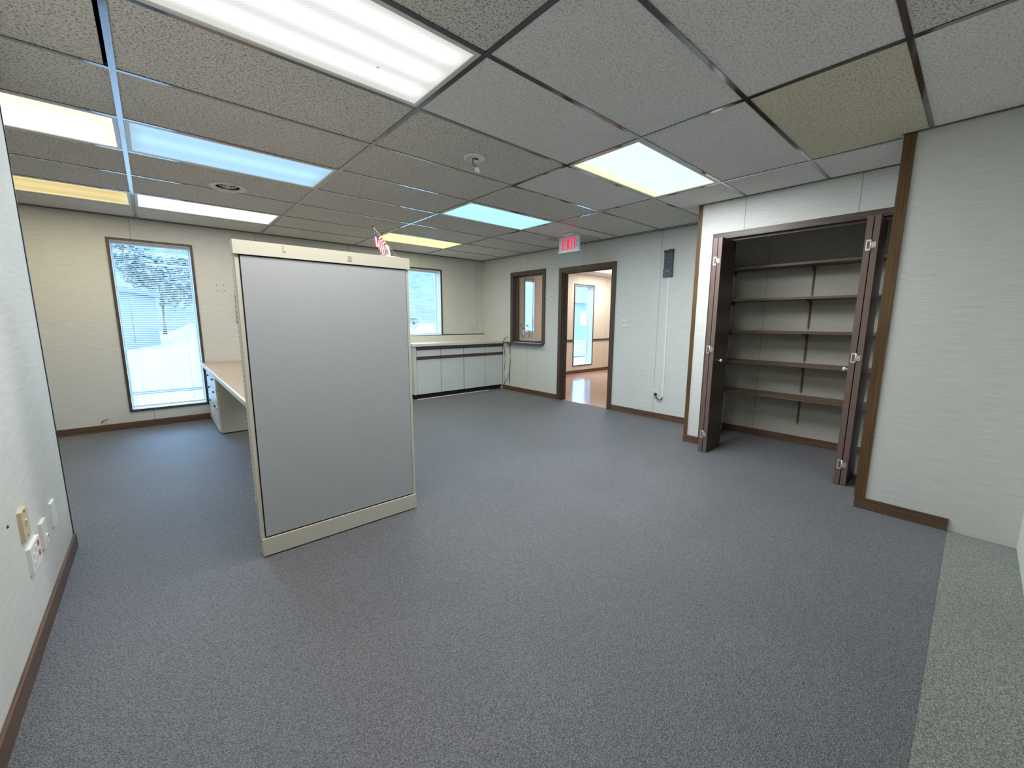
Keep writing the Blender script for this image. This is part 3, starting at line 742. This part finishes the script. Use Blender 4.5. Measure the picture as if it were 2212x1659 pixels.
pedestal(5.155, 5.640, 'cream drawer pedestal showing its broad side under the desk')
pedestal(5.643, 6.125, 'cream drawer pedestal between its twin and the window wall')
# framed board on the window wall, just showing past the partition
t = thing('cork_board', 'tan framed board on the window wall over the desk', 'board', (2.45, YW, 1.23))
mb = MB(); casing_ring(mb, True, .018, .016, 1, YW, -1, (2.104, 2.80), (1.25, 1.585)); mb.build('frame', plain('pale_frame_wood', (.46, .33, .22), .5), t, bevel=.002)
B(2.104, 2.80, YW-.008, YW, 1.25, 1.585).build('cork', plain('cork', (.50, .37, .24), .9, var=.25, vscale=120), t)
B(2.082, 2.102, YW-.030, YW-.014, 1.232, 1.262).build('clip', plain('clip_brown', (.30, .17, .10), .5), t)

# wall screws left in the window wall
for (x, z, lab) in ((1.767, 2.236, 'white plastic wall anchor above its twin, near the tall window'), (1.767, 2.207, 'white plastic wall anchor below its twin, near the tall window')):
    tag(MB().lathe((x, YW, z), (0, -1, 0), [(.009, -.001), (.009, .002), (.005, .004), (0, .004)], 12).build('wall_anchor', white_pl, origin=(x, YW, z)), lab, 'wall anchor', 'white anchors by the window')
for (x, z, lab) in ((1.908, 1.712, 'upper dark wall screw nearer the window'), (1.980, 1.714, 'upper dark wall screw nearer the partition'), (1.911, 1.642, 'lower dark wall screw nearer the window'), (1.982, 1.644, 'lower dark wall screw nearer the partition')):
    tag(MB().lathe((x, YW, z), (0, -1, 0), [(.006, -.001), (.006, .002), (.003, .004), (0, .004)], 10).build('wall_screw', dark_gap, origin=(x, YW, z)), lab, 'screw', 'four dark screws in the window wall')
tag(MB().tube([(.700, YW-.004, .105), (.702, YW-.010, .118), (.715, YW-.016, .132), (.738, YW-.018, .140), (.755, YW-.014, .138)], .0035, 6).build('cable_stub', slate_pl, origin='base'), 'short curled cable stub sticking out above the window wall baseboard', 'cable')

# ------------------------------------------------------------------ counter and base cabinets
CY0 = 5.555
t = thing('countertop', 'long pale countertop with a low backsplash under the short window', 'countertop', (5.23, 5.83, .868))
B(4.29, XD-.001, 5.525, YW-.018, .868, .908).build('top', counter_m, t, bevel=.006)
B(4.29, XD-.001, YW-.019, YW, .868, 1.012).build('backsplash', counter_m, t, bevel=.003)
def cabinet(ys, label):
    xa, xm, xb = ys
    t = thing('base_cabinet', label, 'cabinet', ((xa+xb)/2, 5.83, 0), 'base cabinets along the counter')
    B(xa, xb, CY0+.018, YW-.013, .085, .868).build('body', lam_w, t)
    B(xa, xb, CY0+.060, YW-.03, 0, .085).build('toe_kick', dark_gap, t)
    for (p, q) in ((xa, xm), (xm, xb)):
        g = .0035
        dr = B(p+g, q-g, CY0, CY0+.018, .704, .806).build('drawer', lam_w, t, bevel=.002)
        B(p+.001, q-.001, CY0-.012, CY0+.018, .809, .862).build('pull_rail', wood_x, dr, bevel=.003)
        do = B(p+g, q-g, CY0, CY0+.018, .088, .652).build('door', lam_w, t, bevel=.002)
        B(p+.001, q-.001, CY0-.012, CY0+.018, .655, .701).build('pull_rail', wood_x, do, bevel=.003)
    for x in (xa+.0017, xm, xb-.0017): B(x-.0017*(2 if x == xm else 1), x+.0017*(2 if x == xm else 1), CY0+.004, CY0+.0185, .088, .806).build('door_gap', dark_gap, t)
    return t
c1 = cabinet((4.366, 4.815, 5.278), 'white base cabinet with brown pull rails, under the short window')
B(4.318, 4.366, CY0+.004, YW-.013, .085, .868).build('end_stile', lam_w, c1)
cabinet((5.282, 5.745, 6.160), 'white base cabinet with brown pull rails, filling the room corner')
tag(MB().obox((5.10, 5.600-.03, .006), (1, .006, 0), (-.006, 1, 0), (0, 0, 1), .74, .010, .006).build('loose_edging_strip', cream_w, origin='base'), 'loose cream trim strip lying on the carpet before the toe kick', 'trim strip')

# ------------------------------------------------------------------ plates, outlets, cords
def plate(name, label, cat, axis, plane, sgn, a0, a1, z0, z1, m, group=None, th=.007):
    c = ((a0+a1)/2, (z0+z1)/2)
    loc = (plane, c[0], c[1]) if axis == 0 else (c[0], plane, c[1])
    t = thing(name, label, cat, loc, group)
    (B(plane, plane+sgn*th, a0, a1, z0, z1) if axis == 0 else B(a0, a1, plane, plane+sgn*th, z0, z1)).build('cover_plate', m, t, bevel=.0025)
    return t
def onplate(t, name, axis, plane, sgn, a, z, ha, hz, m, d0=.006, d1=.010):
    return (B(plane+sgn*d0, plane+sgn*d1, a-ha, a+ha, z-hz, z+hz) if axis == 0 else B(a-ha, a+ha, plane+sgn*d0, plane+sgn*d1, z-hz, z+hz)).build(name, m, t, bevel=.001)
t = plate('light_switch', 'single light switch between the hatch and the doorway', 'light switch', 0, XD, -1, 4.279, 4.350, 1.612, 1.727, cream_w)
onplate(t, 'toggle', 0, XD, -1, 4.3145, 1.670, .005, .011, tan_pl, .006, .016)
t = plate('light_switch', 'double light switch on the far side of the doorway casing', 'light switch', 0, XD, -1, 2.870, 2.986, 1.196, 1.312, cream_w)
for a in (2.905, 2.951): onplate(t, 'toggle', 0, XD, -1, a, 1.256, .005, .012, tan_pl, .006, .017)
def outlet(label, axis, plane, sgn, a0, a1, z0, z1, m, group):
    t = plate('wall_outlet', label, 'outlet', axis, plane, sgn, a0, a1, z0, z1, m, group)
    a = (a0+a1)/2
    for z in (z0+(z1-z0)*.30, z0+(z1-z0)*.70):
        s = onplate(t, 'socket', axis, plane, sgn, a, z, .016, .015, m, .006, .0085)
        for k in (-1, 1): onplate(s, 'slot', axis, plane, sgn, a+k*.006, z+.002, .0012, .005, dark_gap, .0078, .0092)
    return t
G = 'outlets on the walls'
outlet('outlet low on the wall with a black plug, below the power strip', 0, XD, -1, 2.361, 2.433, .283, .398, cream_w, G)
outlet('outlet beside the hatch shelf with cords plugged in', 0, XD, -1, 5.372, 5.442, .925, 1.04, cream_w, G)
outlet('outlet above the backsplash closest to the room corner', 1, YW, -1, 6.085, 6.150, 1.055, 1.165, cream_w, G)
plate('blank_wall_plate', 'blank plate above the backsplash beside the corner outlet', 'wall plate', 1, YW, -1, 5.872, 5.942, 1.075, 1.19, plain('beige_plate', (.60, .59, .52), .45))

tag(MB().lathe((XL, 1.831, .555), (1, 0, 0), [(.005, -.001), (.006, .002), (.003, .004), (0, .004)], 10).build('wall_screw', dark_gap, origin=(XL, 1.831, .555)), 'single dark screw in the near wall beside the tan wall plate', 'screw')

# power strip with cable channel
t = thing('power_strip', 'dark slate power strip mounted high on the wall beside the closet', 'power strip', (XD, 2.322, 1.832))
y0, y1 = 2.268, 2.378
B(XD-.034, XD, y0, y1, 1.832, 2.150).build('body', slate_pl, t, bevel=.006)
mb = MB(); mb.box(XD-.040, XD-.001, y0-.003, 2.318, 2.118, 2.158); mb.box(XD-.040, XD-.001, 2.326, y1+.003, 2.118, 2.152); mb.build('end_cap', black_pl, t, bevel=.004)
B(XD-.038, XD-.001, y0-.003, y1+.004, 1.830, 1.925).build('switch_housing', plain('slate_plastic_pale', (.072, .082, .096), .45), t, bevel=.005)
B(XD-.0395, XD-.037, 2.305, 2.345, 1.897, 1.902).build('logo_bar', plain('pale_print', (.45, .48, .50), .5), t)
for z in (2.085, 2.035, 1.980, 1.952):
    for y in (2.300, 2.345):
        mb = MB()
        for k in (-1, 1): mb.box(XD-.0350, XD-.0335, y+k*.006-.0022, y+k*.006+.0022, z-.003, z+.008)
        mb.box(XD-.0350, XD-.0335, y-.003, y+.003, z-.014, z-.008)
        mb.build('socket', dark_gap, t)
MB().tube([(XD-.024, 2.300, .300), (XD-.026, 2.302, .285), (XD-.028, 2.320, .262), (XD-.030, 2.345, .262), (XD-.030, 2.372, .285), (XD-.030, 2.390, .318), (XD-.026, 2.398, .325)], .0065, 8).build('cord', black_pl, t)
MB().lathe((XD-.006, 2.400, .325), (-1, 0, 0), [(0, -.002), (.020, -.002), (.021, .012), (.016, .026), (.008, .034), (0, .034)], 18).build('plug', black_pl, t)
mb = MB(); mb.prism([(-.011, 0), (.011, 0), (.011, .008), (.007, .012), (-.007, .012), (-.011, .008)], (XD, 2.302, .295), (0, 1, 0), (-1, 0, 0), (0, .014, 1.532))
tag(mb.build('cable_channel', whitem, origin='base'), 'slim white cable channel running down from the power strip', 'cable channel')

# cords by the hatch
t = thing('charger_cable', 'dark cord looping from the outlet beside the hatch shelf', 'cord', (XD, 5.42, .1), 'cords hanging by the counter end')
MB().tube([(XD-.022, 5.407, 1.000), (XD-.030, 5.425, .980), (XD-.026, 5.480, .955), (XD-.018, 5.508, .91), (XD-.012, 5.512, .80), (XD-.010, 5.488, .66), (XD-.009, 5.478, .52), (XD-.010, 5.508, .36), (XD-.010, 5.505, .22), (XD-.014, 5.498, .115), (XD-.012, 5.522, .085)], .0042, 7).build('cable', slate_pl, t)
mb = MB(); mb.box(XD-.034, XD-.006, 5.390, 5.424, .985, 1.028); mb.build('charger', cream_w, t, bevel=.004)
t = thing('extension_cable', 'straight dark cord dropping from under the hatch shelf to the baseboard', 'cord', (XD, 5.34, .1), 'cords hanging by the counter end')
MB().tube([(XD-.010, 5.335, .872), (XD-.008, 5.340, .70), (XD-.008, 5.332, .55), (XD-.009, 5.345, .42), (XD-.009, 5.352, .30), (XD-.010, 5.362, .12)], .0055, 7).build('cable', slate_pl, t)
MB().tube([(XD-.010, 5.352, .34), (XD-.009, 5.40, .26), (XD-.009, 5.450, .17), (XD-.012, 5.500, .09)], .0032, 6).build('cable', slate_pl, t)
B(XD-.020, XD-.004, 5.352, 5.374, .085, .135).build('plug', cream_w, t, bevel=.003)

# plates on the near wall
t = plate('phone_wall_plate', 'tan wall plate with one jack, the only tan plate', 'wall plate', 0, XL, 1, 1.955, 2.040, .440, .556, tan_pl, 'plates low on the near wall', .012)
onplate(t, 'jack', 0, XL, 1, 1.998, .505, .011, .010, tan_pl, .011, .017); onplate(t, 'screw', 0, XL, 1, 1.998, .548, .004, .004, dark_gap, .0115, .013); onplate(t, 'screw', 0, XL, 1, 1.998, .450, .004, .004, red_pl, .0115, .013)
t = plate('data_wall_plate', 'wide white wall plate with two red jacks', 'wall plate', 0, XL, 1, 1.984, 2.140, .290, .395, white_pl, 'plates low on the near wall', .012)
for (a, z, mm) in ((2.108, .372, red_pl), (2.108, .330, red_pl), (2.062, .368, cream_w), (2.062, .330, cream_w), (2.024, .352, cream_w), (2.024, .318, cream_w)): onplate(t, 'jack', 0, XL, 1, a, z, .011, .011, mm, .011, .0135)
t = plate('wall_outlet', 'pale single plate with one round socket, between the wide plate and the blank one', 'outlet', 0, XL, 1, 2.217, 2.300, .294, .408, cream_w, 'plates low on the near wall', .012)
onplate(t, 'socket', 0, XL, 1, 2.258, .330, .014, .014, white_pl, .011, .017); onplate(t, 'slot', 0, XL, 1, 2.258, .336, .004, .004, dark_gap, .0165, .0176)
plate('blank_wall_plate', 'plain blank white plate closest to the end of the near wall', 'wall plate', 0, XL, 1, 2.457, 2.538, .300, .414, white_pl, 'plates low on the near wall', .010)

# ------------------------------------------------------------------ closet
d = setting('trim_closet', (XC, .8, 0))
mb = MB(); mb.box(XC-.014, XC, CLO[1]-.004, CLO[1]+.036, 0, CLO[3]+.055); mb.box(XC-.014, XC, .112, CLO[0]+.004, 0, CLO[3]+.055); mb.build('casing', wood_z, d, bevel=.003)
mb = MB(); mb.box(XC-.014, XC, CLO[0]+.004, CLO[1]-.004, CLO[3], CLO[3]+.055); mb.build('head_casing', wood_y, d, bevel=.003)
mb = MB(); mb.box(XC+.001, XC+.089, CLO[0]-.001, CLO[0]+.015, 0, CLO[3]); mb.box(XC+.001, XC+.089, CLO[1]-.015, CLO[1]+.001, 0, CLO[3]); mb.build('jamb', wood_z, d)
B(XC+.035, XC+.060, CLO[0]+.015, CLO[1]-.015, CLO[3]-.022, CLO[3]).build('door_track', wood_y, d)
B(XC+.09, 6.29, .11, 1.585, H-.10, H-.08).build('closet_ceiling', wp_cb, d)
def bifold(name, leaves, knob, hz):
    d = setting(name, (XC, (leaves[0][0]+leaves[1][1])/2, 0))
    z0, z1 = .004, CLO[3]-.024
    for (y0, y1) in leaves:
        mb = MB(); x0, x1 = 5.215, 5.535
        mb.box(x0+.004, x1, y0, y1, z0, z1); mb.mi = 1; mb.box(x0, x0+.004, y0, y1, z0, z1)
        mb.build('door_leaf', [leaf_m, edge_m], d)
    (ya, yb), (yc, yd) = leaves
    yg = (yb+yc)/2
    for z in hz:
        mb = MB(); x0 = 5.213
        mb.box(x0, x0+.0022, yg+.002, yg+.030, z+.026, z+.038); mb.box(x0, x0+.0022, yg+.002, yg+.030, z-.038, z-.026); mb.box(x0, x0+.0022, yg+.022, yg+.030, z-.026, z+.026); mb.box(x0, x0+.0022, yg+.002, yg+.007, z-.026, z+.026)
        mb.box(x0, x0+.0022, yg-.026, yg-.002, z-.020, z+.020); mb.tube([(x0-.001, yg, z-.036), (x0-.001, yg, z+.036)], .0042, 8)
        h = mb.build('hinge', steel, d)
        mb = MB()
        for dz in (-.010, .010): mb.lathe((x0, yg-.016, z+dz), (-1, 0, 0), [(.0035, -.0005), (.0035, .0006), (0, .0006)], 8)
        mb.build('screw', dark_gap, h)
    kx, ky, kz, sg = knob
    MB().lathe((kx, ky, kz), (0, sg, 0), [(.006, -.002), (.006, .012), (.014, .018), (.017, .026), (.013, .032), (0, .034)], 18).build('knob', cream_w, d)
bifold('door_2', ((1.311, 1.346), (1.352, 1.388)), (5.335, 1.311, .905, -1), (1.830, 1.013, .181))
bifold('door_3', ((.229, .264), (.270, .307)), (5.235, .307, .918, 1), (1.830, 1.008, .168))
labs = ['topmost closet shelf just under the dark upper recess', 'second closet shelf from the top', 'middle closet shelf of five', 'second closet shelf from the floor, level with the door knobs', 'lowest closet shelf above the bare carpet']
for k, z in enumerate((1.836, 1.506, 1.170, .843, .508)):
    t = thing('closet_shelf', 'brown wooden '+labs[k], 'shelf', (6.14, .85, z-.01), 'closet shelves')
    B(6.005, 6.29, .112, 1.583, z-.010, z+.012).build('board', shelf_w, t, bevel=.002)
    B(6.02, 6.28, 1.558, 1.585, z-.045, z-.010).build('cleat', wood_x, t)
    B(6.02, 6.28, .11, .137, z-.045, z-.010).build('cleat', wood_x, t)
    mb = MB(); yb = .835
    mb.prism([(0, -.010), (-.245, -.010), (-.235, -.020), (-.10, -.030), (-.030, -.075), (-.012, -.30), (0, -.305)], (6.289, yb-.003, z), (1, 0, 0), (0, 0, 1), (0, .006, 0))
    mb.box(6.285, 6.2895, yb-.012, yb+.012, z-.29, z-.010); mb.box(6.05, 6.285, yb-.012, yb+.012, z-.014, z-.0102)
    mb.build('bracket', plain('bronze_bracket_%s' % 'abcde'[k], (.20, .165, .12), .5, metal=.3), t)

# ------------------------------------------------------------------ outdoors
def gz(x, y):
    s = lambda v: max(0, min(1, v))**2*(3-2*max(0, min(1, v)))
    return -.40 + 1.15*s((y-24)/16)*s((x-.055*y+.2)/1.4)
mb = MB(); nx, ny = 60, 60; V = []
for i in range(nx+1):
    x = -40 + 100*(i/nx)
    V.append([mb.bm.verts.new((x, 12.2+ (68*(j/ny)**1.3), gz(x, 12.2+68*(j/ny)**1.3))) for j in range(ny+1)])
for i in range(nx):
    for j in range(ny): mb.bm.faces.new((V[i][j], V[i+1][j], V[i+1][j+1], V[i][j+1])).smooth = True
struct(mb.build('ground_lawn', plain('pale_lawn', (.27, .30, .245), .95, var=.25, vscale=.8)))
struct(B(-40, 60, YW+TW, 12.0, -.55, -.40).build('ground_sidewalk', conc))
struct(B(-40, 60, 12.0, 12.2, -.55, -.34).build('ground_kerb', plain('kerb_stone', (.12, .13, .15), .9)))
t = thing('storage_building', 'flat blue grey storage building beyond the lawn outside the tall window', 'building', (-3, 34, -.4))
mb = MB(); mb.prism([(-7.5, 30.2), (.15, 30.7), (1.57, 36.8), (-6.4, 40)], (0, 0, -.42), (1, 0, 0), (0, 1, 0), (0, 0, 3.2)); mb.build('wall', plain('blue_grey_siding', (.135, .15, .17), .8), t)
mb = MB(); mb.prism([(-7.8, 29.9), (.35, 30.4), (1.85, 37.1), (-6.4, 40.4)], (0, 0, 2.78), (1, 0, 0), (0, 1, 0), (0, 0, .25)); mb.build('roof', plain('slate_roof', (.10, .12, .15), .8), t)
def tree(x, y, r, h, label):
    z = gz(x, y)
    t = thing('tree', label, 'tree', (x, y, z), 'trees outside')
    MB().tube([(x, y, z-.1), (x+.1, y, z+h*.35), (x, y, z+h*.7)], [.22, .17, .08], 8).build('trunk', plain('bark_%d' % int(abs(x)*10+y), (.09, .07, .06), .9), t)
    mb = MB(); rnd = random.Random(int(x*7+y))
    lobes = [(Vector((x+rnd.uniform(-.55, .55)*r, y+rnd.uniform(-.4, .4)*r, z+h*.60+rnd.uniform(-.45, .55)*h*.45)), r*rnd.uniform(.38, .58)) for k in range(9)]
    for k in range(5200):                              # leaf sprays filling the lobes of the crown
        c, rr = lobes[k % 9]; d = Vector((rnd.gauss(0, 1), rnd.gauss(0, 1), rnd.gauss(0, 1))).normalized()
        p = c + d*rr*rnd.uniform(.35, 1.06)
        a = Vector((rnd.uniform(-1, 1), rnd.uniform(-1, 1), rnd.uniform(-1, 1))).normalized(); b = a.cross(d + Vector((.01, .02, .03))).normalized(); w = rnd.uniform(.10, .24)
        mb.quad(p-a*w-b*w*.6, p+a*w-b*w*.4, p+a*w*1.1+b*w*.5, p-a*w*.8+b*w*.7)
    mb.build('crown', plain('leaf_%d' % int(abs(x)*10+y), (.115, .135, .13), .9, var=.5, vscale=1.5), t)
tree(-4.5, 46, 4.6, 10, 'broad tree behind the storage building roof')
tree(2.2, 58, 4.4, 10.5, 'tall tree between the storage building and the utility pole')
tree(13.5, 64, 4.2, 9.5, 'tree past the utility pole, seen from the tall window')
tree(33, 44, 4.2, 9, 'tree behind the pale house')
mb = MB(); nx, nz = 70, 10; V = []; rnd = random.Random(3)
for i in range(nx+1):
    x = -55 + 165*i/nx; top = 19 + 2.2*math.sin(x*.11) + 1.3*math.sin(x*.37+1)
    V.append([mb.bm.verts.new((x + rnd.uniform(-.6, .6), 78 + 16*(k/nz) + rnd.uniform(-.8, .8), -.6 + (top+.6)*math.sin(PI/2*k/nz) + rnd.uniform(-.5, .5))) for k in range(nz+1)])
for i in range(nx):
    for k in range(nz): mb.bm.faces.new((V[i][k], V[i+1][k], V[i+1][k+1], V[i][k+1])).smooth = True
struct(mb.build('hill', plain('wooded_slope', (.115, .13, .125), .95, var=.6, vscale=.5)))
t = thing('utility_pole', 'dark wooden utility pole with a crossarm beyond the lawn', 'utility pole', (3.65, 36, gz(3.65, 36)))
z = gz(3.65, 36)
MB().tube([(3.65, 36, z-.1), (3.65, 36, 6.2)], .10, 10).build('pole', plain('pole_wood', (.07, .06, .055), .9), t)
MB().obox((3.65, 35.88, 5.3), (.85, .1, .12), (-.1, .85, 0), (0, 0, 1), .95, .05, .06).build('crossarm', MATS['pole_wood'], t)
t = thing('hydrant', 'dark hydrant on the pale bank below the utility pole', 'hydrant', (3.9, 38, gz(3.9, 38)))
z = gz(3.9, 38)
MB().lathe((3.9, 38, z), (0, 0, 1), [(0, -.05), (.17, -.05), (.17, .05), (.12, .08), (.12, .62), (.20, .66), (.20, .74), (.14, .78), (.13, .90), (.05, 1.0), (0, 1.02)], 20).build('barrel', MATS['pole_wood'], t)
mb = MB(); mb.lathe((3.9, 38, z+.52), (-1, 0, 0), [(0, -.2), (.07, -.2), (.07, .2), (0, .2)], 12); mb.build('nozzle', MATS['pole_wood'], t)
# house and rail outside the next room's window
t = thing('house', 'pale blue sided house outside the window of the peach room', 'house', (30, 26, -.4))
B(24, 36, 24.5, 30, -.45, 3.0).build('wall', plain('blue_siding', (.22, .33, .38), .8), t)
mb = MB(); mb.prism([(24.1, 2.95), (30.1, 2.95), (27.1, 5.2)], (23.5, 0, 0), (0, 1, 0), (0, 0, 1), (13, 0, 0)); mb.build('roof', plain('grey_roof', (.20, .24, .27), .85), t)
for x in (26.2, 28.2, 31.5): B(x, x+.8, 24.46, 24.52, .9, 2.2).build('window', whitem, t)
t = thing('handrail', 'white pipe handrail along the walk outside the peach room', 'railing', (13, 9.6, -.4))
for zz in (.55, .15): MB().tube([(10.2, 9.6, zz), (18, 9.6, zz)], .022, 8).build('rail', whitem, t)
for x in (10.2, 11.4, 12.6, 13.8, 15, 16.2, 17.4): MB().tube([(x, 9.6, -.42), (x, 9.6, .55)], .022, 8).build('post', whitem, t)

for o in bpy.data.objects:
    if '_o' in o: del o['_o']
